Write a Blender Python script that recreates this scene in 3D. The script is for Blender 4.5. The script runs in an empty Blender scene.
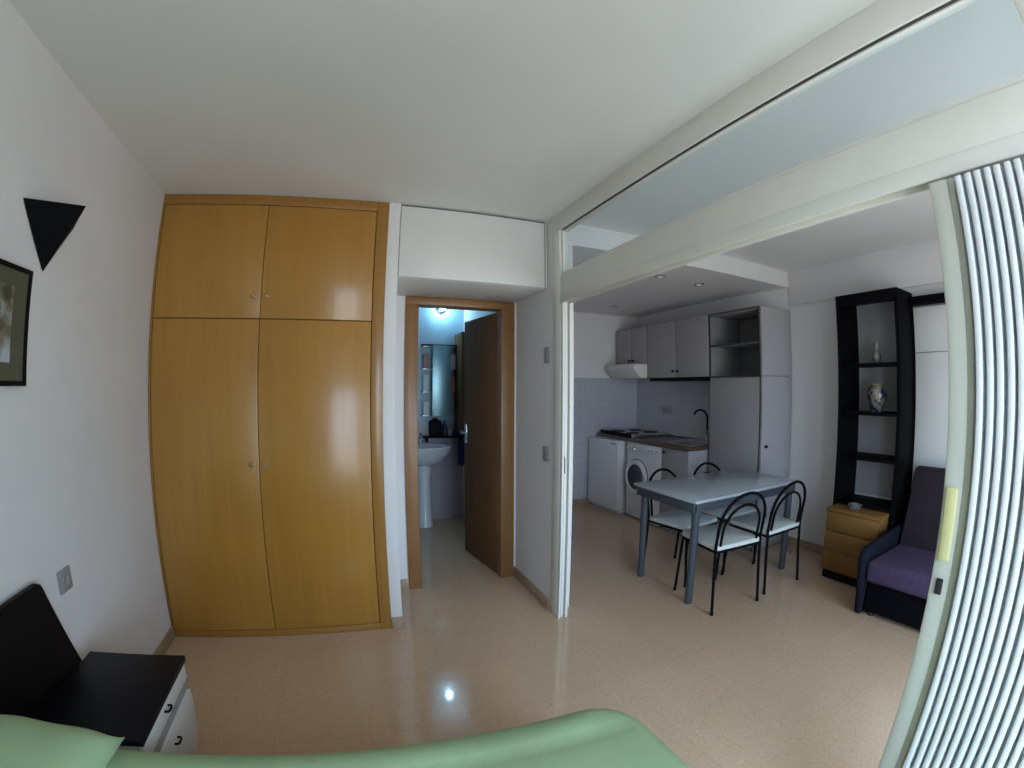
import bpy, bmesh, math, random
from mathutils import Vector, Matrix
random.seed(7)
SC = bpy.context.scene
COL = SC.collection
PI = math.pi

# ---------------------------------------------------------------- materials
def nodes_of(name):
    m = bpy.data.materials.new(name); m.use_nodes = True
    nt = m.node_tree
    return m, nt, nt.nodes['Principled BSDF']

def mat(name, col, rough=.5, metal=0., spec=.5, var=0., vscale=8., bump=0., bscale=60., coat=0., stretch=(1, 1, 1)):
    m, nt, b = nodes_of(name)
    b.inputs['Roughness'].default_value = rough
    b.inputs['Metallic'].default_value = metal
    b.inputs['Specular IOR Level'].default_value = spec
    b.inputs['Coat Weight'].default_value = coat
    b.inputs['Coat Roughness'].default_value = .12
    tc = nt.nodes.new('ShaderNodeTexCoord')
    mp = nt.nodes.new('ShaderNodeMapping'); mp.inputs['Scale'].default_value = stretch
    nt.links.new(tc.outputs['Object'], mp.inputs['Vector'])
    n = nt.nodes.new('ShaderNodeTexNoise'); n.inputs['Scale'].default_value = vscale; n.inputs['Detail'].default_value = 4
    nt.links.new(mp.outputs['Vector'], n.inputs['Vector'])
    r = nt.nodes.new('ShaderNodeValToRGB')
    lo = [max(0, c * (1 - var)) for c in col]; hi = [min(1, c * (1 + var)) for c in col]
    r.color_ramp.elements[0].position = .3; r.color_ramp.elements[1].position = .7
    r.color_ramp.elements[0].color = (*lo, 1); r.color_ramp.elements[1].color = (*hi, 1)
    nt.links.new(n.outputs['Fac'], r.inputs['Fac']); nt.links.new(r.outputs['Color'], b.inputs['Base Color'])
    if bump:
        n2 = nt.nodes.new('ShaderNodeTexNoise'); n2.inputs['Scale'].default_value = bscale; n2.inputs['Detail'].default_value = 3
        nt.links.new(mp.outputs['Vector'], n2.inputs['Vector'])
        bp = nt.nodes.new('ShaderNodeBump'); bp.inputs['Strength'].default_value = bump; bp.inputs['Distance'].default_value = .004
        nt.links.new(n2.outputs['Fac'], bp.inputs['Height']); nt.links.new(bp.outputs['Normal'], b.inputs['Normal'])
    return m

def wood(name, dark, light, rough=.3, scale=(30, 30, 1.2), coat=.3):
    m, nt, b = nodes_of(name)
    b.inputs['Roughness'].default_value = rough
    b.inputs['Coat Weight'].default_value = coat; b.inputs['Coat Roughness'].default_value = .15
    tc = nt.nodes.new('ShaderNodeTexCoord')
    mp = nt.nodes.new('ShaderNodeMapping'); mp.inputs['Scale'].default_value = scale
    nt.links.new(tc.outputs['Object'], mp.inputs['Vector'])
    n = nt.nodes.new('ShaderNodeTexNoise'); n.inputs['Scale'].default_value = 1.; n.inputs['Detail'].default_value = 8; n.inputs['Roughness'].default_value = .65
    nt.links.new(mp.outputs['Vector'], n.inputs['Vector'])
    n2 = nt.nodes.new('ShaderNodeTexNoise'); n2.inputs['Scale'].default_value = 1.7; n2.inputs['Detail'].default_value = 2
    nt.links.new(tc.outputs['Object'], n2.inputs['Vector'])
    ma = nt.nodes.new('ShaderNodeMath'); ma.operation = 'MULTIPLY_ADD'; ma.inputs[1].default_value = .6
    nt.links.new(n.outputs['Fac'], ma.inputs[0])
    m2 = nt.nodes.new('ShaderNodeMath'); m2.operation = 'MULTIPLY'; m2.inputs[1].default_value = .4
    nt.links.new(n2.outputs['Fac'], m2.inputs[0]); nt.links.new(m2.outputs[0], ma.inputs[2])
    r = nt.nodes.new('ShaderNodeValToRGB')
    r.color_ramp.elements[0].position = .3; r.color_ramp.elements[1].position = .7
    r.color_ramp.elements[0].color = (*dark, 1); r.color_ramp.elements[1].color = (*light, 1)
    nt.links.new(ma.outputs[0], r.inputs['Fac']); nt.links.new(r.outputs['Color'], b.inputs['Base Color'])
    return m

def terrazzo(name):
    m, nt, b = nodes_of(name)
    b.inputs['Roughness'].default_value = .2
    b.inputs['Specular IOR Level'].default_value = .6
    tc = nt.nodes.new('ShaderNodeTexCoord')
    v = nt.nodes.new('ShaderNodeTexVoronoi'); v.inputs['Scale'].default_value = 190
    nt.links.new(tc.outputs['Object'], v.inputs['Vector'])
    sx = nt.nodes.new('ShaderNodeSeparateColor'); nt.links.new(v.outputs['Color'], sx.inputs['Color'])
    r = nt.nodes.new('ShaderNodeValToRGB'); r.color_ramp.interpolation = 'CONSTANT'
    cs = [(0, (.575, .405, .277)), (.3, (.60, .427, .297)), (.62, (.555, .387, .262)), (.8, (.62, .45, .317)), (.92, (.515, .355, .237))]
    e = r.color_ramp.elements
    e[0].position, e[0].color = cs[0][0], (*cs[0][1], 1); e[1].position, e[1].color = cs[1][0], (*cs[1][1], 1)
    for p, c in cs[2:]:
        q = e.new(p); q.color = (*c, 1)
    nt.links.new(sx.outputs['Red'], r.inputs['Fac'])
    br = nt.nodes.new('ShaderNodeTexBrick'); br.offset = 0.
    br.inputs['Scale'].default_value = 1; br.inputs['Brick Width'].default_value = .4; br.inputs['Row Height'].default_value = .4
    br.inputs['Mortar Size'].default_value = .0012; br.inputs['Mortar Smooth'].default_value = .3
    br.inputs['Color1'].default_value = (1, 1, 1, 1); br.inputs['Color2'].default_value = (.95, .95, .95, 1); br.inputs['Mortar'].default_value = (.8, .8, .8, 1)
    nt.links.new(tc.outputs['Object'], br.inputs['Vector'])
    mx = nt.nodes.new('ShaderNodeMix'); mx.data_type = 'RGBA'; mx.blend_type = 'MULTIPLY'; mx.inputs['Factor'].default_value = 1
    nt.links.new(r.outputs['Color'], mx.inputs['A']); nt.links.new(br.outputs['Color'], mx.inputs['B'])
    nt.links.new(mx.outputs['Result'], b.inputs['Base Color'])
    n = nt.nodes.new('ShaderNodeTexNoise'); n.inputs['Scale'].default_value = 1.6
    nt.links.new(tc.outputs['Object'], n.inputs['Vector'])
    mr = nt.nodes.new('ShaderNodeMapRange'); mr.inputs['To Min'].default_value = .05; mr.inputs['To Max'].default_value = .10
    nt.links.new(n.outputs['Fac'], mr.inputs['Value']); nt.links.new(mr.outputs['Result'], b.inputs['Roughness'])
    return m

def tiles(name, size, col, grout, ax):
    m, nt, b = nodes_of(name)
    b.inputs['Roughness'].default_value = .25
    tc = nt.nodes.new('ShaderNodeTexCoord')
    sp_ = nt.nodes.new('ShaderNodeSeparateXYZ'); mp = nt.nodes.new('ShaderNodeCombineXYZ')
    nt.links.new(tc.outputs['Object'], sp_.inputs[0]); nt.links.new(sp_.outputs[ax], mp.inputs['X']); nt.links.new(sp_.outputs['Z'], mp.inputs['Y'])
    br = nt.nodes.new('ShaderNodeTexBrick'); br.offset = 0.
    br.inputs['Scale'].default_value = 1; br.inputs['Brick Width'].default_value = size; br.inputs['Row Height'].default_value = size
    br.inputs['Mortar Size'].default_value = .003; br.inputs['Mortar Smooth'].default_value = .2
    br.inputs['Color1'].default_value = (*col, 1); br.inputs['Color2'].default_value = (*[c * .95 for c in col], 1); br.inputs['Mortar'].default_value = (*grout, 1)
    nt.links.new(mp.outputs[0], br.inputs['Vector']); nt.links.new(br.outputs['Color'], b.inputs['Base Color'])
    bp = nt.nodes.new('ShaderNodeBump'); bp.inputs['Strength'].default_value = .3; bp.inputs['Distance'].default_value = .002; bp.invert = True
    nt.links.new(br.outputs['Fac'], bp.inputs['Height']); nt.links.new(bp.outputs['Normal'], b.inputs['Normal'])
    return m

def glass(name, tint=(.9, .95, .97), refl=.06):
    m = bpy.data.materials.new(name); m.use_nodes = True
    nt = m.node_tree; nt.nodes.clear()
    o = nt.nodes.new('ShaderNodeOutputMaterial'); t = nt.nodes.new('ShaderNodeBsdfTransparent'); t.inputs[0].default_value = (*tint, 1)
    g = nt.nodes.new('ShaderNodeBsdfGlossy'); g.inputs['Roughness'].default_value = .05
    mx = nt.nodes.new('ShaderNodeMixShader')
    lw = nt.nodes.new('ShaderNodeLayerWeight'); pw = nt.nodes.new('ShaderNodeMath'); pw.operation = 'POWER'; pw.inputs[1].default_value = 5
    ml = nt.nodes.new('ShaderNodeMath'); ml.operation = 'MULTIPLY_ADD'; ml.inputs[1].default_value = .5; ml.inputs[2].default_value = .03
    nt.links.new(lw.outputs['Facing'], pw.inputs[0]); nt.links.new(pw.outputs[0], ml.inputs[0])
    nt.links.new(ml.outputs[0], mx.inputs[0]); nt.links.new(t.outputs[0], mx.inputs[1]); nt.links.new(g.outputs[0], mx.inputs[2])
    nt.links.new(mx.outputs[0], o.inputs['Surface'])
    return m

def emit(name, col, strength):
    m, nt, b = nodes_of(name)
    b.inputs['Base Color'].default_value = (*col, 1)
    b.inputs['Emission Color'].default_value = (*col, 1); b.inputs['Emission Strength'].default_value = strength
    return m

def art(name):
    m, nt, b = nodes_of(name)
    b.inputs['Roughness'].default_value = .35
    tc = nt.nodes.new('ShaderNodeTexCoord')
    n = nt.nodes.new('ShaderNodeTexNoise'); n.inputs['Scale'].default_value = 9; n.inputs['Detail'].default_value = 6
    nt.links.new(tc.outputs['Object'], n.inputs['Vector'])
    r = nt.nodes.new('ShaderNodeValToRGB'); e = r.color_ramp.elements
    e[0].position, e[0].color = .38, (.05, .07, .04, 1)
    e[1].position, e[1].color = .5, (.28, .3, .28, 1)
    q = e.new(.44); q.color = (.16, .12, .09, 1)
    q = e.new(.6); q.color = (.42, .5, .55, 1)
    nt.links.new(n.outputs['Fac'], r.inputs['Fac']); nt.links.new(r.outputs['Color'], b.inputs['Base Color'])
    return m

def porcelain(name):
    m, nt, b = nodes_of(name)
    b.inputs['Roughness'].default_value = .15
    tc = nt.nodes.new('ShaderNodeTexCoord')
    n = nt.nodes.new('ShaderNodeTexNoise'); n.inputs['Scale'].default_value = 22; n.inputs['Detail'].default_value = 1
    nt.links.new(tc.outputs['Object'], n.inputs['Vector'])
    r = nt.nodes.new('ShaderNodeValToRGB'); e = r.color_ramp.elements
    e[0].position, e[0].color = .36, (.012, .02, .055, 1)
    e[1].position, e[1].color = .5, (.21, .20, .16, 1)
    q = e.new(.45); q.color = (.06, .07, .10, 1)
    q = e.new(.6); q.color = (.13, .10, .05, 1)
    q = e.new(.66); q.color = (.26, .25, .22, 1)
    nt.links.new(n.outputs['Fac'], r.inputs['Fac']); nt.links.new(r.outputs['Color'], b.inputs['Base Color'])
    return m

M = {}
M['wall'] = mat('wall_paint', (.76, .74, .745), .7, var=.02, vscale=3, bump=.08, bscale=120)
M['ceiling'] = mat('ceiling_paint', (.765, .765, .76), .75, var=.02, vscale=2)
M['trim'] = mat('cream_gloss_paint', (.78, .775, .735), .35, var=.02)
M['floor'] = terrazzo('beige_terrazzo')
M['skirt'] = mat('terrazzo_skirting', (.38, .28, .19), .3, var=.15, vscale=60)
M['tile_x'] = tiles('white_tiles_end', .075, (.52, .51, .55), (.42, .41, .45), 'X')
M['tile_y'] = tiles('white_tiles_side', .075, (.52, .51, .55), (.42, .41, .45), 'Y')
M['oak'] = wood('honey_oak_veneer', (.36, .168, .026), (.475, .236, .040), .32, (26, 26, 1.1), .4)
M['oak_frame'] = wood('oak_frame', (.29, .135, .025), (.38, .185, .038), .34, (26, 26, 1.1), .3)
M['casing'] = wood('brown_oak_casing', (.22, .10, .034), (.30, .15, .055), .4, (30, 30, 1.2), .1)
M['leaf'] = wood('dark_brown_door', (.13, .052, .014), (.185, .082, .024), .75, (26, 26, 1.0), 0.)
M['brass'] = mat('brass', (.75, .6, .32), .3, 1.)
M['black'] = mat('black_lacquer', (.005, .005, .006), .6, spec=.15, var=.1)
M['blackmatte'] = mat('black_metal_matte', (.005, .005, .006), .8, spec=.1)
M['darkwood'] = mat('black_brown_veneer', (.005, .005, .008), .45, spec=.18, var=.25, vscale=4, stretch=(20, 20, 1))
M['tower_shade'] = mat('tower_shade_grey', (.42, .42, .44), .6, var=.02)
M['tower'] = mat('matt_black_veneer', (.003, .003, .004), .6, spec=.08, var=.2, vscale=4, stretch=(20, 20, 1))
M['white'] = mat('white_laminate', (.70, .70, .69), .4, var=.015)
M['grey_lam'] = mat('grey_white_laminate', (.34, .325, .335), .45, var=.02)
M['side_lam'] = mat('pale_laminate', (.40, .39, .42), .4, var=.015)
M['edging'] = mat('dark_edging_and_shade', (.05, .048, .05), .5)  # shelf edging; also paints shade in door gaps and under the top rail
M['cabinet_in'] = mat('cabinet_inside', (.24, .235, .24), .5, var=.05)
M['plastic'] = mat('grey_plastic', (.32, .315, .315), .45)
M['creamplastic'] = mat('cream_plastic', (.72, .71, .66), .4)
M['enamel'] = mat('white_enamel', (.72, .73, .75), .22, coat=.4)
M['chrome'] = mat('chrome', (.75, .76, .78), .18, 1.)
M['steel'] = mat('brushed_steel', (.55, .55, .56), .32, 1., var=.06, vscale=20)
M['worktop'] = wood('brown_worktop', (.07, .042, .026), (.13, .08, .046), .3, (3, 30, 30), .2)
M['darkglass'] = mat('dark_glass', (.012, .013, .016), .08, coat=.5)
M['rubber'] = mat('dark_rubber', (.02, .02, .022), .6)
M['slate'] = mat('slate_grey_paint', (.062, .077, .098), .35, var=.06, vscale=6)
M['tabletop'] = mat('grey_glass_top', (.46, .52, .58), .16, var=.05, vscale=3, coat=.3)
M['seat'] = mat('white_vinyl', (.68, .72, .72), .4, var=.02)
M['chest'] = wood('pine_orange', (.17, .08, .018), (.25, .128, .032), .55, (2, 2, 30), 0.)
M['plum'] = mat('plum_fabric', (.022, .013, .022), .9, var=.18, vscale=40, bump=.3, bscale=300)
M['purple'] = mat('purple_fabric', (.058, .038, .088), .9, var=.18, vscale=40, bump=.3, bscale=300)
M['navy'] = mat('slate_blue_fabric', (.008, .010, .018), .95, spec=.15, var=.12, vscale=40, bump=.25, bscale=300)
M['darkfabric'] = mat('dark_fabric', (.003, .003, .005), .95, spec=.1, var=.1)
M['green'] = mat('green_cotton', (.36, .50, .285), .85, var=.05, vscale=5, bump=.25, bscale=220)
M['mattress'] = mat('mattress_ticking', (.62, .62, .58), .9, var=.03)
M['pvc'] = mat('pale_pvc', (.84, .87, .91), .32, var=.015)
M['pvc_post'] = mat('grey_green_pvc', (.68, .69, .62), .4, var=.02)
M['yellow'] = mat('yellowed_plastic', (.74, .68, .35), .4, var=.05)
M['olive'] = mat('olive_mat_board', (.10, .095, .06), .8, var=.05)
M['art'] = art('landscape_print')
M['glass'] = glass('clear_pane')
M['clearglass'] = mat('clear_crystal', (.8, .85, .9), .05, coat=1.); M['clearglass'].node_tree.nodes['Principled BSDF'].inputs['Transmission Weight'].default_value = .9
M['porcelain'] = porcelain('painted_porcelain')
M['celadon'] = mat('celadon_glaze', (.16, .17, .145), .25, var=.5, vscale=30)
M['ceramic'] = mat('white_ceramic', (.74, .76, .8), .12, coat=.5)
M['bathwall'] = mat('pale_blue_bath_tiles', (.36, .52, .62), .3, var=.03)
M['bathtile'] = tiles('mauve_bath_tiles', .15, (.46, .40, .43), (.4, .36, .38), 'X')
M['mirror'] = mat('mirror_teal_reflection', (.34, .56, .62), .38, 1.)  # teal base colour stands in for what the mirror reflects
M['navyplastic'] = mat('navy_plastic', (.015, .025, .09), .4)
M['towel'] = mat('navy_towel', (.02, .035, .12), .95, bump=.4, bscale=200)
M['redreflection'] = mat('coral_reflection', (.45, .24, .21), .6)
M['whitereflection'] = mat('white_reflection', (.78, .78, .78), .6)
M['lamp'] = emit('lamp_glow', (.42, .76, 1.0), 65)
M['spotglass'] = mat('frosted_lamp', (.85, .85, .86), .2)

# ---------------------------------------------------------------- mesh builder
class MB:
    def __init__(self, org=(0, 0, 0)):
        self.bm = bmesh.new(); self.o = Vector(org)
    def _tmp(self, bm2):
        me = bpy.data.meshes.new('t'); bm2.to_mesh(me); bm2.free(); self.bm.from_mesh(me); bpy.data.meshes.remove(me)
    def box(self, x0, x1, y0, y1, z0, z1, bev=.003, seg=2):
        b = bmesh.new(); bmesh.ops.create_cube(b, size=1)
        for v in b.verts:
            v.co = Vector(((x0 + x1) / 2 + v.co.x * (x1 - x0), (y0 + y1) / 2 + v.co.y * (y1 - y0), (z0 + z1) / 2 + v.co.z * (z1 - z0))) - self.o
        bev = min(bev, .45 * min(abs(x1 - x0), abs(y1 - y0), abs(z1 - z0)))
        if bev > 0: bmesh.ops.bevel(b, geom=list(b.edges), offset=bev, segments=seg, affect='EDGES', profile=.5)
        self._tmp(b); return self
    def hexa(self, pts, bev=.003):
        # pts: bottom 4 (ccw) then top 4
        b = bmesh.new(); vs = [b.verts.new(Vector(p) - self.o) for p in pts]
        for f in ((3, 2, 1, 0), (4, 5, 6, 7), (0, 1, 5, 4), (1, 2, 6, 5), (2, 3, 7, 6), (3, 0, 4, 7)): b.faces.new([vs[i] for i in f])
        bmesh.ops.recalc_face_normals(b, faces=b.faces)
        if bev > 0: bmesh.ops.bevel(b, geom=list(b.edges), offset=bev, segments=2, affect='EDGES', profile=.5)
        self._tmp(b); return self
    def poly(self, verts, faces):
        b = bmesh.new(); vs = [b.verts.new(Vector(p) - self.o) for p in verts]
        for f in faces: b.faces.new([vs[i] for i in f])
        bmesh.ops.recalc_face_normals(b, faces=b.faces); self._tmp(b); return self
    def prism(self, outline, axis, a0, a1, bev=.0):
        # outline: list of 2-D points in the plane normal to axis ('x': (y,z), 'y': (x,z), 'z': (x,y))
        def P(p, a): return {'x': (a, p[0], p[1]), 'y': (p[0], a, p[1]), 'z': (p[0], p[1], a)}[axis]
        b = bmesh.new(); n = len(outline)
        A = [b.verts.new(Vector(P(p, a0)) - self.o) for p in outline]; B = [b.verts.new(Vector(P(p, a1)) - self.o) for p in outline]
        b.faces.new(A[::-1]); b.faces.new(B)
        for i in range(n): b.faces.new((A[i], A[(i + 1) % n], B[(i + 1) % n], B[i]))
        bmesh.ops.recalc_face_normals(b, faces=b.faces)
        if bev > 0:
            es = [e for e in b.edges if all(abs(v.normal.length) for v in e.verts) and len(e.link_faces) == 2 and e.calc_face_angle(0) > .5]
            bmesh.ops.bevel(b, geom=es, offset=bev, segments=2, affect='EDGES', profile=.5)
        self._tmp(b); return self
    def cyl(self, p0, p1, r0, r1=None, seg=24):
        r1 = r0 if r1 is None else r1
        p0 = Vector(p0); p1 = Vector(p1); d = p1 - p0
        b = bmesh.new(); bmesh.ops.create_cone(b, cap_ends=True, segments=seg, radius1=r0, radius2=r1, depth=d.length)
        q = d.to_track_quat('Z', 'Y').to_matrix().to_4x4()
        bmesh.ops.transform(b, matrix=Matrix.Translation((p0 + p1) / 2 - self.o) @ q, verts=b.verts)
        self._tmp(b); return self
    def tube(self, path, r, seg=10, closed=False):
        pts = [Vector(p) for p in path]; n = len(pts); b = bmesh.new(); rings = []
        up = None
        for i, p in enumerate(pts):
            t = (pts[min(i + 1, n - 1)] - pts[max(i - 1, 0)]).normalized()
            if up is None:
                up = Vector((0, 0, 1)) if abs(t.z) < .9 else Vector((1, 0, 0))
            s = t.cross(up).normalized(); up = s.cross(t).normalized()
            rings.append([b.verts.new(p - self.o + (s * math.cos(a) + up * math.sin(a)) * r) for a in [2 * PI * k / seg for k in range(seg)]])
        for i in range(n - 1):
            for k in range(seg):
                b.faces.new((rings[i][k], rings[i][(k + 1) % seg], rings[i + 1][(k + 1) % seg], rings[i + 1][k]))
        b.faces.new(rings[0][::-1]); b.faces.new(rings[-1])
        bmesh.ops.recalc_face_normals(b, faces=b.faces)
        self._tmp(b); return self
    def lathe(self, c, prof, axis='z', seg=32):
        # prof: (radius, height) along axis from c
        b = bmesh.new(); c = Vector(c); rings = []
        def P(r, h, a):
            x, y = r * math.cos(a), r * math.sin(a)
            return {'z': Vector((x, y, h)), 'x': Vector((h, x, y)), 'y': Vector((x, h, y))}[axis]
        for r, h in prof:
            if r <= 1e-6: rings.append([b.verts.new(c - self.o + P(0, h, 0))])
            else: rings.append([b.verts.new(c - self.o + P(r, h, 2 * PI * k / seg)) for k in range(seg)])
        for A, B in zip(rings[:-1], rings[1:]):
            if len(A) == 1 and len(B) == 1: continue
            for k in range(seg):
                j = (k + 1) % seg
                if len(A) == 1: b.faces.new((A[0], B[k], B[j]))
                elif len(B) == 1: b.faces.new((A[k], A[j], B[0]))
                else: b.faces.new((A[k], A[j], B[j], B[k]))
        bmesh.ops.recalc_face_normals(b, faces=b.faces)
        self._tmp(b); return self
    def build(self, name, material, parent=None, angle=35, both=False):
        me = bpy.data.meshes.new(name); self.bm.to_mesh(me); self.bm.free()
        for p in me.polygons: p.use_smooth = True
        try: me.set_sharp_from_angle(angle=math.radians(angle))
        except Exception: pass
        me.materials.append(M[material] if isinstance(material, str) else material)
        o = bpy.data.objects.new(name, me); COL.objects.link(o)
        if parent is not None: o.parent = parent
        elif self.o.length > 0: o.location = self.o
        return o

def tag(o, label=None, cat=None, group=None, kind=None):
    if label: o['label'] = label
    if cat: o['category'] = cat
    if group: o['group'] = group
    if kind: o['kind'] = kind
    return o
def thing(name, loc, label, cat, group=None, kind=None, rz=0):
    o = bpy.data.objects.new(name, None); COL.objects.link(o); o.empty_display_size = .1
    o.location = loc; o.rotation_euler = (0, 0, rz)
    return tag(o, label, cat, group, kind)
def struct(name, mb, m, label, cat): return tag(mb.build(name, m), label, cat, kind='structure')
def copy_tree(o, loc, label, rz=0.):
    c = o.copy(); COL.objects.link(c); c.location = loc; c.rotation_euler = (0, 0, rz); c['label'] = label
    for ch in list(o.children):
        k = ch.copy(); COL.objects.link(k); k.parent = c
        for g in list(ch.children):
            q = g.copy(); COL.objects.link(q); q.parent = k
    return c

# ---------------------------------------------------------------- key dimensions (metres)
XL, XP, XR = -1.103, 1.200, 3.672        # left wall, partition face, right wall
YW, YD, YK, YB = 2.503, 3.044, 4.735, -.62    # wardrobe front, bathroom door wall, kitchen end wall, window wall
ZC, ZK = 2.5, 2.352
YV = -.62                                # balcony side of the living room
XT = 3.553                           # face of the tiling behind the sink
PT = .065                                # partition thickness
# ---------------------------------------------------------------- setting
struct('floor', MB().box(-1.3, 3.8, YB - .2, 4.95, -.1, 0, 0), 'floor', 'glossy beige terrazzo floor running through both rooms', 'floor')
struct('ceiling', MB().box(-1.3, 3.8, YB - .2, 4.95, ZC, ZC + .1, 0), 'ceiling', 'plain off-white ceiling over both rooms', 'ceiling')
struct('ceiling_kitchen', MB().box(XP + PT, XR, 2.459, YK, ZK, ZC, 0), 'wall', 'lowered white ceiling above the kitchen corner', 'ceiling')
struct('wall_left', MB().box(-1.3, XL, YB - .2, 3.2, 0, ZC, 0), 'wall', 'white bedroom wall behind the black headboard', 'wall')
b = MB(); b.box(XL, .44, YD, YD + .1, 0, ZC, 0).box(1.128, 1.34, YD, YD + .1, 0, ZC, 0).box(.44, 1.128, YD, YD + .1, 2.03, ZC, 0)
b.box(.205, .273, YW, YD, 0, ZC, .002)
struct('wall_back', b, 'wall', 'white bedroom end wall around the bathroom doorway', 'wall')
struct('wall_alcove', MB().box(XP + .004, 1.34, 2.425, YD, 0, ZC, 0), 'wall', 'short white wall beside the bathroom door with a switch and a socket', 'wall')
struct('wall_divider', MB().box(1.25, 1.34, YD + .1, YK + .1, 0, ZC, 0), 'wall', 'white wall between bathroom and kitchen', 'wall')
struct('wall_kitchen', MB().box(.2, 3.8, YK, YK + .12, 0, ZC, 0), 'wall', 'white kitchen end wall above the tiles', 'wall')
struct('wall_right', MB().box(XR, XR + .15, YV - .2, YK + .1, 0, ZC, 0).box(3.645, XR + .05, YV, 2.459, 2.186, ZC, .002).box(3.560, XR + .05, 3.110, YK, 0, ZC, 0).hexa([(3.560, 3.110, 2.145), (3.645, 2.475, 2.145), (XR + .05, 2.475, 2.145), (XR + .05, 3.110, 2.145), (3.560, 3.110, ZK), (3.645, 2.475, ZK), (XR + .05, 2.475, ZK), (XR + .05, 3.110, ZK)], 0), 'wall', 'white living room wall behind the bookcase', 'wall')
struct('wall_tile_end', MB().box(XP + PT + .08, XT, YK - .008, YK, .075, 1.557, 0), 'tile_x', 'white square tiles on the kitchen end wall', 'tiles')
struct('wall_tile_side', MB().box(XT, 3.562, 3.12, YK, .075, 1.557, 0), 'tile_y', 'white square tiles behind the sink', 'tiles')
# window wall behind the camera (bedroom window and balcony door)
BX0, BX1, BZ0, BZ1 = .20, 1.12, .25, 2.12
VX0, VX1, VZ0, VZ1 = 1.55, 2.60, .02, 1.92
def pierced(name, xa, xb, yw, x0, x1, z0, z1, label):
    b = MB(); b.box(xa, x0, yw - .2, yw, 0, ZC, 0).box(x1, xb, yw - .2, yw, 0, ZC, 0).box(x0, x1, yw - .2, yw, 0, z0, 0).box(x0, x1, yw - .2, yw, z1, ZC, 0)
    struct(name, b, 'wall', label, 'wall')
pierced('wall_front', -1.3, 1.4, YB, BX0, BX1, BZ0, BZ1, 'white outer bedroom wall with the window opening')
pierced('wall_balcony', XP + PT + .01, 3.85, YV, VX0, VX1, VZ0, VZ1, 'white outer living room wall with the balcony door opening')
def window(name, x0, x1, z0, z1, yw, label):
    t = thing(name, ((x0 + x1) / 2, yw - .1, z0), label, 'window', kind='structure')
    o = tuple(t.location); f = MB(o); w = .05
    f.box(x0, x1, yw - .13, yw - .07, z0, z0 + w).box(x0, x1, yw - .13, yw - .07, z1 - w, z1)
    for x in (x0, (x0 + x1 - w) / 2, x1 - w): f.box(x, x + w, yw - .13, yw - .07, z0 + w, z1 - w)
    f.build('window_frame', 'white', t)
window('window_2', BX0, BX1, BZ0, BZ1, YB, 'white framed bedroom window')
window('window_3', VX0, VX1, VZ0, VZ1, YV, 'white framed balcony door of the living room')

# bathroom shell
struct('wall_bathroom', MB().box(.2, .3, YD + .1, YK, 0, ZC, 0), 'bathwall', 'bathroom side wall', 'wall')
struct('wall_bathroom_end', MB().box(.3, 1.25, YK - .02, YK, .0, 1.05, 0), 'bathtile', 'mauve tiled lower wall behind the washbasin', 'wall')
struct('wall_bathroom_upper', MB().box(.3, 1.25, YK - .02, YK, 1.05, ZC, 0), 'bathwall', 'pale blue upper bathroom wall with the lamp', 'wall')

# skirting
H = .075
struct('baseboard_left', MB().box(XL, XL + .012, 1.0, YW, 0, H, .002), 'skirt', 'beige skirting along the left wall', 'skirting')
struct('baseboard_back', MB().box(.207, .285, YW - .012, YW, 0, H, .002).box(.273, .285, YW, YD, 0, H, .002).box(.285, .393, YD - .012, YD, 0, H, .002), 'skirt', 'beige skirting around the white pier by the wardrobe', 'skirting')
struct('baseboard_alcove', MB().box(XP - .008, XP + .004, 2.435, YD, 0, H, .002).box(1.186, XP - .008, YD - .012, YD, 0, H, .002), 'skirt', 'beige skirting on the wall beside the bathroom door', 'skirting')
struct('baseboard_right', MB().box(XR - .012, XR, 1.83, 2.468, 0, H, .002), 'skirt', 'beige skirting behind the dining table', 'skirting')
struct('baseboard_kitchen', MB().box(1.34, 2.9, YK - .012, YK, 0, H, .002), 'skirt', 'beige skirting under the kitchen end tiles', 'skirting')

# partition frame
b = MB()
b.box(XP, XP + PT, 2.335, 2.425, 0, 2.389, .003)                                   # post
b.box(XP + .002, XP + .016, 2.305, 2.335, 0, 1.935, .002).box(XP + .049, XP + PT, 2.305, 2.335, 0, 1.935, .002)
b.box(XP + .024, XP + .04, 2.318, 2.335, 0, 1.935, .002)
t1 = struct('trim_1', b, 'trim', 'white grooved doorway post between bedroom and kitchen', 'post')
MB().box(XP + .016, XP + .026, 2.310, 2.319, .935, 1.035, .002).build('strike_plate', 'rubber', t1)
struct('trim_2', MB().box(XP, XP + PT, YB, 2.425, 2.389, ZC, .003), 'trim', 'white top rail above the glass transom', 'beam')
b = MB()
b.box(XP, XP + PT, YB, 2.335, 1.952, 2.100, .004)
b.box(XP + .006, XP + PT - .006, YB, 2.335, 2.100, 2.116, .003)
b.box(XP - .002, XP + .010, YB, 2.335, 1.935, 1.985, .004).box(XP + PT - .012, XP + PT + .004, YB, 2.335, 1.935, 1.985, .004)
struct('trim_3', b, 'trim', 'white sliding track beam above the opening to the living room', 'beam')
w1 = thing('window_1', (XP + PT / 2, 1.2, 2.116), 'glass transom strip between top rail and track beam', 'window', kind='structure')
o = tuple(w1.location)
MB(o).box(XP + .028, XP + .033, .02, 2.315, 2.118, 2.388, 0).build('pane', 'glass', w1)
MB(o).box(XP + .028, XP + .033, YB + .01, -.02, 2.118, 2.388, 0).build('pane', 'glass', w1)
MB(o).box(XP + .012, XP + PT - .012, -.02, .02, 2.116, 2.389, .002).build('mullion', 'trim', w1)
f = MB(o); f.box(XP + .014, XP + .05, 2.315, 2.335, 2.116, 2.389, .002); f.box(XP + .018, XP + .046, .02, 2.315, 2.378, 2.389, .001)
f.build('glazing_bead', 'trim', w1)
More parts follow.
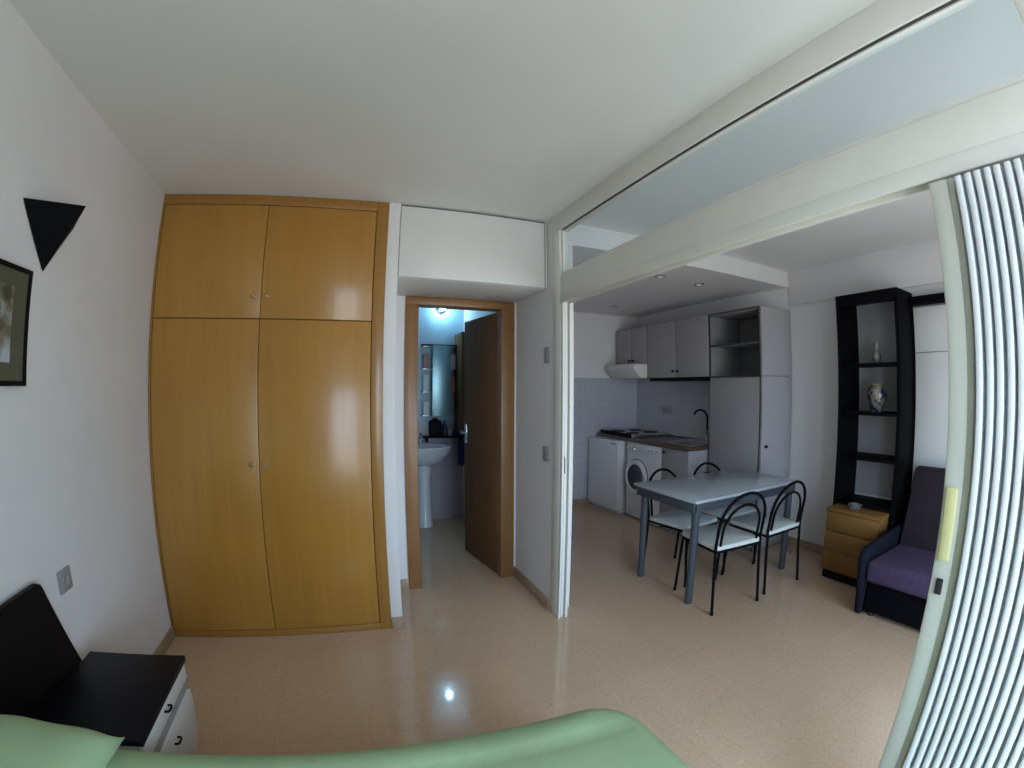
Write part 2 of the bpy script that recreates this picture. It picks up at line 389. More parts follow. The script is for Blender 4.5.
MB(o).box(XP + .010, XP + .018, .02, 2.315, 2.384, 2.3895, 0).build('gasket_or_shade', 'edging', w1)  # dark strip painting the glazing bead's shadow under the top rail

# bathroom door
d1 = thing('door_1', (.784, YD, 0), 'brown wooden bathroom door standing ajar in its casing', 'door', kind='structure')
o = tuple(d1.location); c = MB(o)
c.box(.393, .483, YD - .018, YD + .115, 0, 2.002, .003).box(1.084, 1.185, YD - .018, YD + .115, 0, 2.002, .003).box(.393, 1.185, YD - .018, YD + .115, 2.002, 2.056, .003)
c.build('casing', 'casing', d1)
h = Vector((1.078, 3.115)); e = Vector((.985, 3.69)); u = (e - h).normalized(); n = Vector((u.y, -u.x))
def q2(a, s): return h + u * a + n * s
L = (e - h).length; T = .036
def leafbox(mb, a0, a1, s0, s1, z0, z1, bev=.003):
    p = [q2(a0, s0), q2(a1, s0), q2(a1, s1), q2(a0, s1)]
    return mb.hexa([(v.x, v.y, z0) for v in p] + [(v.x, v.y, z1) for v in p], bev)
lf = leafbox(MB(o), 0, L, 0, T, .012, 1.992).build('leaf', 'leaf', d1)
hm = MB(o)
p = q2(L - .06, -.02)
for s, sg in ((-.012, -1), (T + .012, 1)):
    a = q2(L - .06, s); bq = q2(L - .06, s + sg * .035); cq = q2(L - .17, s + sg * .035)
    hm.tube([(a.x, a.y, 1.06), (bq.x, bq.y, 1.06), (cq.x, cq.y, 1.06)], .009, 10)
    leafbox(hm, L - .08, L - .04, min(s, s - sg * .012), max(s, s - sg * .012), .97, 1.13, .002)
hm.build('door_handle', 'chrome', lf)
for z in (.25, 1.0, 1.78):
    MB(o).cyl((h.x + .004, h.y - .006, z), (h.x + .004, h.y - .006, z + .09), .008).build('hinge', 'leaf', lf)

# concertina folding door
FY = .278
d2 = thing('door_2', (XP + PT / 2, .1, 0), 'pale grey-green pleated folding door pushed back beside the opening', 'door', kind='structure')
o = tuple(d2.location)
b = MB(o); b.box(1.198, 1.258, .300, .346, .012, 1.93, .005).box(1.203, 1.253, .285, .300, .012, 1.93, .003)
lead = b.build('lead_post', 'pvc_post', d2)
hp = MB(o); hp.box(1.190, 1.198, .309, .337, 1.04, 1.215, .004)
hp.build('handle_plate', 'yellow', lead)
MB(o).box(1.193, 1.199, .313, .330, .955, .995, .002).build('latch', 'rubber', lead)
pitch = .0236
for i in range(17):
    y1 = FY - i * pitch - (.0008 if i % 2 else 0); y0 = FY - (i + 1) * pitch
    # one fold: a flat slat with rounded nose, joined to the next by a thin hinge web
    out = [(1.1845, y1 - .0022), (1.1835, y1 - .0040), (1.1835, y1 - .0150), (1.1845, y1 - .0168), (1.192, y1 - .0172), (1.262, y1 - .0165), (1.276, y1 - .0150), (1.278, y1 - .010), (1.276, y1 - .0045), (1.262, y1 - .0025), (1.192, y1 - .0018)]
    f = MB(o); f.prism(out, 'z', .014, 1.922)
    f.box(1.222, 1.240, y0 - .0045, y1 - .017, .014, 1.922, 0)
    f.build('slat', 'pvc', d2, angle=50)

# ---------------------------------------------------------------- wardrobe
w = thing('wardrobe', (-.45, 2.77, 0), 'tall honey oak built-in wardrobe with four doors on the bedroom end wall', 'wardrobe')
o = tuple(w.location); x0, x1 = XL + .002, .205
F = MB(o)
F.box(x0, x0 + .012, YW, YD - .004, 0, ZC - .002, .002).box(.139, x1, YW, YD - .004, 0, ZC - .002, .002)
F.box(x0 + .012, .139, YW, YD - .004, 2.440, ZC - .002, .002).box(x0 + .012, .139, YW + .002, YD - .004, 0, .045, .002)
F.box(x0 + .012, .139, YD - .02, YD - .004, .045, 2.44, 0)
F.box(x0 + .012, .139, YW + .03, YD - .02, 1.787, 1.805, 0)
F.build('carcass', 'oak_frame', w)
xs = (x0 + .014, -.478, .137)
for (z0, z1, kz) in ((.048, 1.795, 1.02), (1.800, 2.437, 1.918)):
    for k in range(2):
        a, c2 = xs[k] + .0015, xs[k + 1] - .0015
        dr = MB(o).box(a, c2, YW + .003, YW + .024, z0, z1, .003).build('door', 'oak', w)
        kx = -.516 if k == 0 else -.441
        MB(o).lathe((kx, YW + .003, kz), [(.0, -.026), (.008, -.026), (.0125, -.021), (.0125, -.016), (.006, -.011), (.006, -.004), (.012, 0)], 'y').build('knob', 'brass', dr)

# overhead cupboard above the bathroom door
oc = thing('overhead_cupboard', (.74, 2.77, 2.058), 'white overhead cupboard panel above the bathroom door', 'cupboard')
o = tuple(oc.location)
MB(o).box(.276, XP - .002, YW + .022, YD - .002, 2.058, ZC - .002, .002).build('body', 'white', oc)
MB(o).box(.276, 1.182, YW, YW + .020, 2.060, 2.487, .003).build('door', 'white', oc)
MB(o).box(1.190, XP - .002, YW + .004, YW + .022, 2.060, 2.498, .001).build('filler_strip', 'trim', oc)

MB(o).box(1.182, 1.190, YW + .014, YW + .021, 2.062, 2.496, 0).box(.278, 1.182, YW + .012, YW + .021, 2.487, 2.496, 0).build('door_gap_shade', 'edging', oc)  # dark strips paint the shadow line in the gaps round the door

# ---------------------------------------------------------------- bedroom wall things
s = thing('wall_lamp', (XL, 1.509, 1.815), 'black wedge-shaped uplighter high on the left wall', 'lamp')
o = tuple(s.location)
YS, ZT = 1.509, 2.014
A, Cc, Fp, P = (XL + .003, YS - .168, ZT), (XL + .003, YS + .155, ZT), (-.960, YS, ZT + .028), (XL + .004, YS, 1.815)
def inset(p, k=.93): c0 = Vector((XL + .003, YS, p[2])); v = c0 + (Vector(p) - c0) * k; return (max(v.x, XL + .004), v.y, p[2])
MB(o).poly([A, Cc, Fp, P, inset(A), inset(Cc), inset(Fp), (XL + .006, YS, 1.835)],
           [(0, 2, 3), (2, 1, 3), (0, 3, 1), (4, 7, 6), (6, 7, 5), (4, 5, 7), (0, 4, 6, 2), (2, 6, 5, 1), (1, 5, 4, 0)]).build('lamp_shade', 'blackmatte', s, angle=10)
MB(o).lathe((-1.06, 1.509, 1.945), [(0, 0), (.010, 0), (.010, .01), (.018, .025), (.018, .04), (.010, .055), (0, .058)], 'z', 20).build('bulb', 'spotglass', s)

pc = thing('framed_picture', (XL, 1.2, 1.434), 'black framed landscape print with olive mount, hanging beside the black wall lamp', 'picture')
o = tuple(pc.location); y0, y1, z0, z1, t = .90, 1.437, 1.434, 1.800, .015
f = MB(o)
for bx in ((y0, y1, z0, z0 + t), (y0, y1, z1 - t, z1), (y0, y0 + t, z0 + t, z1 - t), (y1 - t, y1, z0 + t, z1 - t)):
    f.box(XL + .002, XL + .020, *bx, .002)
f.build('frame', 'black', pc)
MB(o).box(XL + .002, XL + .014, y0 + t, y1 - t, z0 + t, z1 - t, 0).build('mount', 'olive', pc)
MB(o).box(XL + .014, XL + .0155, y0 + .08, y1 - .085, z0 + .07, z1 - .065, 0).build('print', 'art', pc)

def plate(name, label, org, x=None, y=None, w=.08, hgt=.08, m='plastic', kind='socket', cat='socket'):
    # x: face normal +x/-x given as (xwall, sign)
    t = thing(name, org, label, cat); o = tuple(t.location); X, Y, Z = org
    sg = x
    a, c2 = sorted((X + sg * .001, X + sg * .010)); MB(o).box(a, c2, Y - w / 2, Y + w / 2, Z, Z + hgt, .003).build('plate', m, t)
    a, c2 = sorted((X + sg * .010, X + sg * .013))
    if kind == 'socket':
        MB(o).lathe((X + sg * .010, Y, Z + hgt / 2), [(0, sg * .001), (.018, sg * .001), (.021, sg * .003), (.023, sg * .0)], 'x', 24).build('insert', m, t)
    else:
        MB(o).box(a, c2, Y - w * .3, Y + w * .3, Z + hgt * .12, Z + hgt * .88, .002).build('rocker', m, t)
    return t
plate('wall_socket', 'grey wall socket above the nightstand on the left wall', (XL, 1.577, .70), x=1, w=.085, hgt=.085)
plate('light_switch', 'small grey wall switch above head height beside the white doorway post', (XP + .004, 2.512, 1.59), x=-1, w=.07, hgt=.10, m='plastic', kind='switch', cat='switch')
plate('light_switch', 'grey double switch at waist height beside the white doorway post', (XP + .004, 2.512, .98), x=-1, w=.085, hgt=.09, kind='switch', cat='switch')

# ---------------------------------------------------------------- bed
bd = thing('bed', (-.15, .3, 0), 'low bed with black flared headboard against the left wall', 'bed')
o = tuple(bd.location)
hb = MB(o); hx0, hx1 = XL + .014, XL + .040
top = .815
hb.prism([(-.60, .25), (1.60, .25), (1.515, .47), (1.398, .785), (1.388, .805), (1.368, .815), (-.40, .815), (-.42, .80)], 'x', hx0, hx1, .006)
hb.build('headboard', 'black', bd, angle=30)
MB(o).box(-1.02, .68, -.38, .92, .12, .26, .01).build('base', 'darkfabric', bd)
MB(o).box(-1.02, .68, -.38, .92, .26, .50, .05, 4).build('mattress', 'mattress', bd)
for lx in (-.95, .62):
    for ly in (-.40, .86): MB(o).cyl((lx, ly, 0), (lx, ly, .12), .025).build('leg', 'blackmatte', bd)

# green cover: rounded sheet over the mattress
def cover():
    x0, x1, y0, y1, r, top = -1.03, .735, -.48, 1.003, .075, .525
    ix0, ix1, iy0, iy1 = x0 - .3, x1 - .15, y0 + .15, y1 - .15   # inner rectangle, corner radius .15
    R0 = .15; drop = .30
    nx, ny = 110, 84
    ext = R0 + drop
    verts = []; faces = []
    xsn = [x0 + (ix1 + ext - x0) * i / nx for i in range(nx + 1)]; ysn = [iy0 - ext + (iy1 + ext - iy0 + ext) * j / ny for j in range(ny + 1)]
    for X in xsn:
        for Y in ysn:
            cx, cy = min(max(X, ix0), ix1), min(max(Y, iy0), iy1)
            dx, dy = X - cx, Y - cy; d = math.hypot(dx, dy)
            ux, uy = (dx / d, dy / d) if d > 1e-9 else (0, 0)
            d = max(abs(dx), abs(dy)) if False else d
            flat = R0 - r
            if d <= flat: rr, z = d, top
            elif d <= flat + r * PI / 2:
                a = (d - flat) / r; rr, z = flat + r * math.sin(a), top - r * (1 - math.cos(a))
            else:
                rr, z = R0, max(top - r - (d - flat - r * PI / 2), .15)
            px, py = cx + ux * rr, cy + uy * rr
            edge = max(0, 1 - abs(Y - (iy1 + .055)) / .05)
            z += .004 * math.sin(9 * px + 2.1 * py) * math.sin(5 * py + 1) * (d <= flat)
            z += .007 * edge * (1 + .3 * math.sin(14 * px)) * (abs(dx) < 1e-9)                  # long crease beside the far edge
            z -= .006 * max(0, 1 - abs(Y - (iy1 + .0)) / .03) * (d <= flat)
            z += .003 * math.sin(22 * (px + .35 * py)) * max(0, 1 - abs(py - .45) / .5) * (d <= flat)
            if d > flat + r:
                wv = .006 * math.sin(13 * (px - py)); px += ux * wv; py += uy * wv
            py += -.045 * (px - .1)
            verts.append((px, py, z))
    W = ny + 1
    for i in range(nx):
        for j in range(ny): faces.append((i * W + j, i * W + j + 1, (i + 1) * W + j + 1, (i + 1) * W + j))
    return verts, faces
v, fc = cover()
b = MB((-.15, .25, .5)); b.poly(v, fc)
cv = b.build('bed_cover', 'green', angle=180)
md = cv.modifiers.new('thick', 'SOLIDIFY'); md.thickness = .012; md.offset = -1
tag(cv, 'pale green bed cover spread over the bed in the foreground', 'bedspread')

def pillow(loc, lx, ly, hh, tilt, label):
    n = 36; verts = []; faces = []
    for sgn in (1, -1):
        for i in range(n + 1):
            for j in range(n + 1):
                u, v_ = -1 + 2 * i / n, -1 + 2 * j / n
                t = max(0, (1 - abs(u) ** 2.1)) ** .5 * max(0, (1 - abs(v_) ** 8)) ** .5
                pin = 1 - .12 * (1 - abs(v_) ** 2) * abs(u) ** 4 ; pin2 = 1 - .06 * (1 - abs(u) ** 2) * abs(v_) ** 4
                z = sgn * hh * t * (1 if sgn > 0 else .42) + .004 * math.sin(7 * u + 3 * v_) * t
                verts.append(Vector((u * lx / 2 * pin, v_ * ly / 2 * pin2, z)))
    W = n + 1; K = W * W
    for s_ in (0, 1):
        for i in range(n):
            for j in range(n):
                f = [s_ * K + i * W + j, s_ * K + (i + 1) * W + j, s_ * K + (i + 1) * W + j + 1, s_ * K + i * W + j + 1]
                faces.append(f if s_ == 0 else f[::-1])
    R_ = Matrix.Rotation(tilt, 4, 'Y')
    b = MB(loc); b.poly([Vector(loc) + R_ @ p for p in verts], faces)
    bmesh.ops.remove_doubles(b.bm, verts=b.bm.verts, dist=.0008)
    return tag(b.build('pillow', 'green', angle=180), label, 'pillow')
pillow((-.845, .435, .585), .42, 1.10, .112, math.radians(3), 'green pillow lying at the headboard end of the bed')

# ---------------------------------------------------------------- nightstand
ns = thing('nightstand', (-.82, 1.285, 0), 'white two-drawer nightstand with black top beside the bed', 'nightstand')
o = tuple(ns.location); nx0, nx1, ny0, ny1 = -1.01, -.640, 1.055, 1.508
MB(o).box(nx0, nx1 + .005, ny0, ny1, .478, .50, .003).build('top', 'darkwood', ns)
b = MB(o); b.box(nx0 + .005, nx1 - .06, ny0 + .008, ny0 + .024, .03, .478, .002).box(nx0 + .005, nx1 - .06, ny1 - .024, ny1 - .008, .03, .478, .002).box(nx1 - .06, nx1 - .021, ny0 + .008, ny0 + .0095, .37, .478, 0).box(nx1 - .06, nx1 - .021, ny1 - .0095, ny1 - .008, .37, .478, 0)
b.box(nx0 + .005, nx0 + .017, ny0 + .024, ny1 - .024, .03, .478, 0).box(nx0 + .017, nx1 - .07, ny0 + .024, ny1 - .024, .03, .046, 0)
b.box(nx0 + .03, nx1 - .09, ny0 + .03, ny1 - .03, 0, .03, 0)
b.build('body', 'white', ns)
MB(o).box(nx0 + .017, nx1 - .014, ny0 + .010, ny1 - .010, .350, .415, 0).build('divider_rail', 'plastic', ns)
for (z0, z1, kz) in ((.412, .475, .449), (.055, .362, .318)):
    if z0 > .2: dw = MB(o).box(nx1 - .020, nx1 - .002, ny0 + .009, ny1 - .009, z0, z1, .003).build('drawer', 'white', ns)
    else: dw = MB(o).prism([(nx1 - .06, z0), (nx1 - .048, z0), (nx1 - .030, .12), (nx1 - .012, .20), (nx1 - .002, .29), (nx1 - .002, z1), (nx1 - .06, z1)], 'y', ny0 + .009, ny1 - .009, .002).build('drawer', 'white', ns, angle=50)
    ky = 1.27
    MB(o).tube([(nx1 - .002, ky - .017, kz), (nx1 + .010, ky - .017, kz), (nx1 + .014, ky - .010, kz), (nx1 + .014, ky + .010, kz), (nx1 + .010, ky + .017, kz), (nx1 - .002, ky + .017, kz)], .004, 8).build('handle', 'blackmatte', dw)

# ---------------------------------------------------------------- dining table
TX0, TX1, TY0, TY1 = 2.015, 3.165, 2.035, 2.700
tb = thing('dining_table', ((TX0 + TX1) / 2, (TY0 + TY1) / 2, 0), 'slate grey dining table with smooth grey top and round legs', 'table')
o = tuple(tb.location)
MB(o).box(TX0, TX1, TY0, TY1, .708, .73, .005).build('tabletop', 'tabletop', tb)
a = .028
b = MB(o)
b.box(TX0 + a, TX1 - a, TY0 + .012, TY0 + .030, .645, .707, .002).box(TX0 + a, TX1 - a, TY1 - .032, TY1 - .012, .645, .707, .002)
b.box(TX0 + .012, TX0 + .032, TY0 + a, TY1 - a, .645, .707, .002).box(TX1 - .032, TX1 - .012, TY0 + a, TY1 - a, .645, .707, .002)
b.build('apron', 'slate', tb)
for lx in (TX0 + .054, TX1 - .060):
    for ly in (TY0 + .048, TY1 - .075):
        MB(o).lathe((lx, ly, 0), [(0, 0), (.023, 0), (.025, .004), (.026, .02), (.027, .70), (.027, .707), (0, .707)], 'z', 24).build('leg', 'slate', tb)

# ---------------------------------------------------------------- dining chairs (built facing +y at the origin, seat centre)
def make_chair(loc, label, rz):
    t = thing('dining_chair', loc, label, 'chair', 'double-hoop chairs round the dining table', rz=rz)
    sw, sd, sh = .40, .40, .455
    r = .010
    def seatm(mb, z0, z1, w_, d_, cr):
        pts = []
        for (cx, cy, a0) in ((w_ / 2 - cr, d_ / 2 - cr, 0), (-w_ / 2 + cr, d_ / 2 - cr, 90), (-w_ / 2 + cr * .5, -d_ / 2 + cr * .5, 180), (w_ / 2 - cr * .5, -d_ / 2 + cr * .5, 270)):
            rr = cr if cy > 0 else cr * .5
            for k in range(7):
                an = math.radians(a0 + 15 * k); pts.append((cx + rr * math.cos(an), cy + rr * math.sin(an)))
        return mb.prism(pts, 'z', z0, z1, .008)
    seatm(MB(), sh - .03, sh, sw, sd, .06).build('seat', 'seat', t, angle=50)
    rail = MB(); zr = sh - .04
    pts = [(-.19, -.19), (-.19, .14)] + [(-.14 + .05 * math.cos(math.radians(a)), .14 + .05 * math.sin(math.radians(a))) for a in (157, 135, 112, 90)] + [(.14 + .05 * math.cos(math.radians(a)), .14 + .05 * math.sin(math.radians(a))) for a in (90, 67, 45, 22)] + [(.19, .14), (.19, -.19), (-.19, -.19)]
    rail.tube([(x, y, zr) for x, y in pts], .009, 8)
    rail.build('seat_frame', 'blackmatte', t)
    for sx in (-1, 1):
        MB().tube([(sx * .18, .17, sh - .035), (sx * .185, .185, .25), (sx * .19, .205, .008)], r, 10).lathe((sx * .19, .205, 0), [(0, 0), (.012, 0), (.012, .016), (0, .016)], 'z', 12).build('leg', 'blackmatte', t)
        MB().tube([(sx * .198, -.19, sh + .01), (sx * .20, -.20, .25), (sx * .205, -.225, .008)], r, 10).lathe((sx * .205, -.225, 0), [(0, 0), (.012, 0), (.012, .016), (0, .016)], 'z', 12).build('leg', 'blackmatte', t)
    def hoop(w_, z0, z1, rr):
        pr_ = []
        hz = z1 - w_                                 # spring line of the arch
        for k in range(9):
            z = z0 + (hz - z0) * k / 8; pr_.append((-w_, z))
        for k in range(1, 24):
            an = PI - PI * k / 24; pr_.append((w_ * math.cos(an), hz + w_ * math.sin(an)))
        for k in range(9):
            z = hz + (z0 - hz) * k / 8; pr_.append((w_, z))
        out = []
        for x, z in pr_:
            k = max(0, (z - sh)); out.append((x, -.19 - .10 * k - .28 * k * k, z))
        return MB().tube(out, rr, 10)
    hoop(.198, sh - .03, .790, .0105).build('outer_hoop', 'blackmatte', t)
    hoop(.160, sh - .02, .712, .009).build('inner_hoop', 'blackmatte', t)
    return t
ch = make_chair((2.30, 2.070, 0), 'black hoop-back dining chair with its back to us, nearest the white doorway post', -.09)
copy_tree(ch, (2.812, 2.090, 0), 'black hoop-back dining chair with its back to us, beside the orange drawer chest', 0)
copy_tree(ch, (2.380, 2.520, 0), 'black hoop-back dining chair facing us behind the table, in front of the washing machine', PI + .16)
copy_tree(ch, (2.865, 2.535, 0), 'black hoop-back dining chair facing us behind the table, in front of the tall kitchen cupboard', PI)

# ---------------------------------------------------------------- kitchen
XB = 2.955
# first unit: white fridge-like cabinet by the end wall
k1 = thing('base_cabinet', (2.832, 4.42, 0), 'plain white cabinet unit at the end wall, left of the washing machine', 'cabinet', rz=math.radians(6))
MB().box(.02, .44, -.27, .265, .05, .842, .003).box(.06, .42, -.25, .25, 0, .05, 0).build('body', 'white', k1)
dd = MB().box(0, .018, -.27, .265, .05, .842, .004).build('door', 'enamel', k1)
MB().box(-.012, 0, -.25, -.16, .80, .815, .003).build('handle', 'plastic', dd)
# washing machine
wm = thing('washing_machine', (3.25, 3.80, 0), 'white front-loading washing machine under the worktop', 'washing machine')
o = tuple(wm.location)
MB(o).box(XB, 3.54, 3.508, 4.098, .02, .845, .008).build('body', 'enamel', wm)
for yy in (3.56, 4.04):
    for xx in (3.02, 3.50): MB(o).cyl((xx, yy, 0), (xx, yy, .02), .02).build('foot', 'rubber', wm)
MB(o).box(XB - .008, XB, 3.512, 4.094, .745, .842, .004).build('control_panel', 'enamel', wm)
MB(o).lathe((XB - .008, 3.95, .775), [(0, -.022), (.018, -.022), (.022, -.016), (.023, 0)], 'x', 24).build('knob', 'chrome', wm)
MB(o).box(XB - .012, XB - .008, 3.985, 4.08, .765, .82, .002).build('detergent_drawer', 'white', wm)
for yy in (3.70, 3.64, 3.58): MB(o).lathe((XB - .008, yy, .785), [(0, -.006), (.008, -.006), (.009, 0)], 'x', 14).build('button', 'plastic', wm)
WY, WZ = 3.905, .475
wd = MB(o).lathe((XB, WY, WZ), [(.188, 0), (.188, -.018), (.175, -.034), (.152, -.038), (.138, -.03), (.134, -.01), (.134, 0)], 'x', 48).build('door', 'enamel', wm)
MB(o).lathe((XB, WY, WZ), [(0, -.012), (.055, -.016), (.10, -.022), (.135, -.03), (.138, -.02), (.134, -.006)], 'x', 48).build('door_glass', 'darkglass', wd)
MB(o).lathe((XB, WY, WZ), [(.187, -.004), (.195, -.006), (.195, 0)], 'x', 48).build('gasket_or_shade', 'rubber', wd)
MB(o).box(XB - .046, XB - .034, WY - .172, WY - .145, WZ - .04, WZ + .04, .003).build('door_handle', 'plastic', wd)
# sink cabinet
k2 = thing('base_cabinet', (3.26, 3.30, 0), 'grey-white sink cabinet right of the washing machine, with exposed side panel', 'cabinet')
o = tuple(k2.location)
MB(o).box(XB + .02, 3.54, 3.130, 3.495, .06, .845, .002).box(3.0, 3.53, 3.14, 3.49, 0, .06, 0).build('body', 'grey_lam', k2)
MB(o).box(XB, 3.20, 3.110, 3.128, 0, .845, .002).build('side_panel', 'side_lam', k2)
dd = MB(o).box(XB, XB + .018, 3.133, 3.492, .065, .842, .003).build('door', 'grey_lam', k2)
MB(o).lathe((XB, 3.455, .80), [(0, -.022), (.010, -.022), (.013, -.016), (.007, -.008), (.008, 0)], 'x', 18).build('knob', 'blackmatte', dd)
# worktop (continuous)
wk = MB((3.27, 3.9, .865)); wk.box(XB - .015, XT - .001, 3.115, YK - .01, .848, .882, .003).box(XB - .017, XB - .012, 3.115, YK - .01, .847, .883, .001)
tag(wk.build('worktop', 'worktop'), 'brown wooden worktop running along the kitchen wall', 'worktop')
tag(MB((3.61, 3.9, .9)).box(XT - .016, XT - .001, 3.115, YK - .01, .883, .905, .002).build('worktop_upstand', 'steel'), 'thin metal upstand strip along the back of the worktop', 'upstand')
# hob
hob = thing('cooktop', (3.27, 4.36, .882), 'black four-ring electric cooktop on the worktop by the end wall', 'cooktop')
o = tuple(hob.location)
MB(o).box(2.965, 3.50, 4.03, 4.66, .884, .915, .004).build('body', 'steel', hob)
for (bx, by, rr) in ((3.10, 4.20, .075), (3.10, 4.50, .09), (3.36, 4.20, .09), (3.36, 4.50, .075)):
    MB(o).lathe((bx, by, .915), [(0, .012), (rr * .8, .012), (rr, .010), (rr, 0)], 'z', 32).build('burner', 'rubber', hob)
MB(o).box(2.950, 2.965, 4.03, 4.66, .884, .93, .003).build('control_panel', 'black', hob)
for yy in (4.15, 4.27, 4.40, 4.52): MB(o).lathe((2.950, yy, .91), [(0, -.018), (.013, -.018), (.015, -.012), (.016, 0)], 'x', 16).build('knob', 'black', hob)
# sink + tap
sk = thing('kitchen_sink', (3.28, 3.32, .882), 'stainless steel sink set into the worktop under the tap', 'sink')
o = tuple(sk.location); b = MB(o); b.box(3.02, 3.50, 3.15, 3.19, .883, .889, .002).box(3.02, 3.50, 3.44, 3.62, .883, .889, .002).box(3.02, 3.06, 3.19, 3.44, .883, .889, .002).box(3.42, 3.50, 3.19, 3.44, .883, .889, .002)
b.build('rim', 'steel', sk)
MB(o).box(3.06, 3.42, 3.19, 3.44, .8835, .886, 0).build('basin', 'darkglass', sk)
fa = thing('kitchen_tap', (3.47, 3.38, .889), 'tall curved dark tap over the kitchen sink', 'tap')
o = tuple(fa.location)
MB(o).cyl((3.47, 3.38, .889), (3.47, 3.38, .95), .022, .018).build('base', 'steel', fa)
pts = [(3.47, 3.38, .93), (3.47, 3.38, 1.12)] + [(3.47 - .045 + .045 * math.cos(a), 3.38 + (.06 - .06 * math.cos(a)), 1.12 + .09 * math.sin(a)) for a in [PI * k / 14 for k in range(1, 13)]] 
MB(o).tube(pts, .010, 12).build('spout', 'blackmatte', fa)
MB(o).tube([(3.47, 3.38, .95), (3.45, 3.35, .985), (3.42, 3.33, 1.0)], .006, 8).build('lever', 'steel', fa)
# kitchen socket
plate('wall_socket', 'double grey socket on the kitchen tiles above the worktop', (XT, 4.13, 1.14), x=-1, w=.16, hgt=.085)
# hood
rh = thing('range_hood', (3.3, 4.4, 1.545), 'cream extractor hood with sloping front above the cooktop', 'hood')
o = tuple(rh.location)
MB(o).prism([(3.02, 1.655), (3.035, 1.708), (XT - .001, 1.708), (XT - .001, 1.548), (3.13, 1.548), (3.115, 1.552)], 'y', 4.085, 4.66, .003).build('body', 'creamplastic', rh, angle=25)
MB(o).box(3.14, 3.56, 4.12, 4.63, 1.540, 1.548, .002).build('filter', 'steel', rh)
# upper cabinets
def upper(name, label, y0, y1, z0, z1, ym, kz, off):
    t = thing(name, (3.4, (y0 + y1) / 2, z0), label, 'cabinet', 'wall cabinets over the worktop'); o = tuple(t.location)
    MB(o).box(3.23, XT - .002, y0, y1, z0, z1, .002).build('body', 'edging', t)  # body coloured dark to paint the shade in the door gaps
    for (a, c2, ky) in ((y0 + .004, ym - .005, ym - off), (ym + .005, y1 - .004, ym + off)):
        dr = MB(o).box(3.21, 3.228, a, c2, z0 + .001, z1 - .002, .003).build('door', 'grey_lam', t)
        MB(o).lathe((3.21, ky, kz), [(0, -.024), (.011, -.024), (.014, -.017), (.007, -.009), (.008, 0)], 'x', 18).build('knob', 'blackmatte', dr)
    return t, o
upper('wall_cabinet', 'short grey wall cabinet with two doors above the extractor hood', 4.085, 4.705, 1.712, 2.142, 4.38, 1.757, .035)
t, o = upper('wall_cabinet', 'taller grey wall cabinet with two doors right of the extractor hood', 3.117, 4.081, 1.548, 2.142, 3.59, 1.610, .035)
MB(o).box(3.24, XT - .01, 3.12, 4.07, 1.512, 1.547, .002).build('light_pelmet', 'black', t)  # black colour paints the shadow on this strip
# tall unit
tu = thing('tall_cupboard', (3.42, 2.79, 0), 'tall grey kitchen cupboard with open shelves above a plain panel, right of the worktop', 'cupboard')
o = tuple(tu.location); X0, X1, Y0, Y1 = 3.222, XR - .002, 2.472, 3.106
b = MB(o)
b.box(X0, X1, Y1 - .016, Y1, .0, 2.142, .001)                      # far side
b.box(X0, X1, Y0 + .018, Y0 + .032, .0, 2.142, .001)               # near carcass side behind the doors
b.box(X1 - .012, X1, Y0 + .032, Y1 - .016, 0, 2.142, 0)
for z in (1.54, 1.835, 2.126): b.box(X0, X1 - .012, Y0 + .032, Y1 - .016, z - .008, z + .008, .001)
b.box(X0 + .02, X1 - .012, Y0 + .032, Y1 - .016, 0, .02, 0)
b.build('carcass', 'cabinet_in', tu)
f = MB(o); f.box(X0 - .004, X0 + .010, Y0 + .02, Y0 + .032, 0, 2.143, .001).box(X0 - .004, X0 + .0, Y1 - .014, Y1, 1.53, 2.143, .001)
for z in (1.542, 1.835, 2.136): f.box(X0 - .004, X0 + .004, Y0 + .03, Y1 - .012, z - .007, z + .007, .001)
f.build('edging', 'edging', tu)
MB(o).box(X0 - .002, X0 + .014, Y0 + .034, Y1 - .002, .02, 1.530, .002).build('front_panel', 'grey_lam', tu)
for (z0, z1) in ((.02, 1.540), (1.545, 2.138)):
    dr = MB(o).box(X0 + .001, X1 - .002, Y0, Y0 + .017, z0, z1, .003).build('door', 'side_lam', tu)
    if z0 < 1: MB(o).lathe((3.268, Y0, .938), [(0, -.026), (.012, -.026), (.015, -.018), (.008, -.009), (.009, 0)], 'y', 18).build('knob', 'blackmatte', dr)
# ceiling spots
def spot(x, y, label, proto=None):
    t = thing('ceiling_spotlight', (x, y, ZK), label, 'spotlight', 'spotlights in the lowered kitchen ceiling')
    MB().lathe((0, 0, 0), [(.034, 0), (.046, 0), (.048, -.006), (.040, -.010), (.034, -.006)], 'z', 28).build('ring', 'steel', t)
    MB().lathe((0, 0, 0), [(0, -.022), (.014, -.021), (.026, -.012), (.033, -.001), (0, -.001)], 'z', 24).build('bulb', 'spotglass', t)
    return t
sp = spot(2.38, 2.83, 'ceiling spotlight tucked just under the track beam, nearest the white post')
copy_tree(sp, (2.862, 2.864, ZK), 'ceiling spotlight between the track beam and the tall cupboard')
copy_tree(sp, (2.84, 4.20, ZK), 'ceiling spotlight nearest the kitchen end wall')

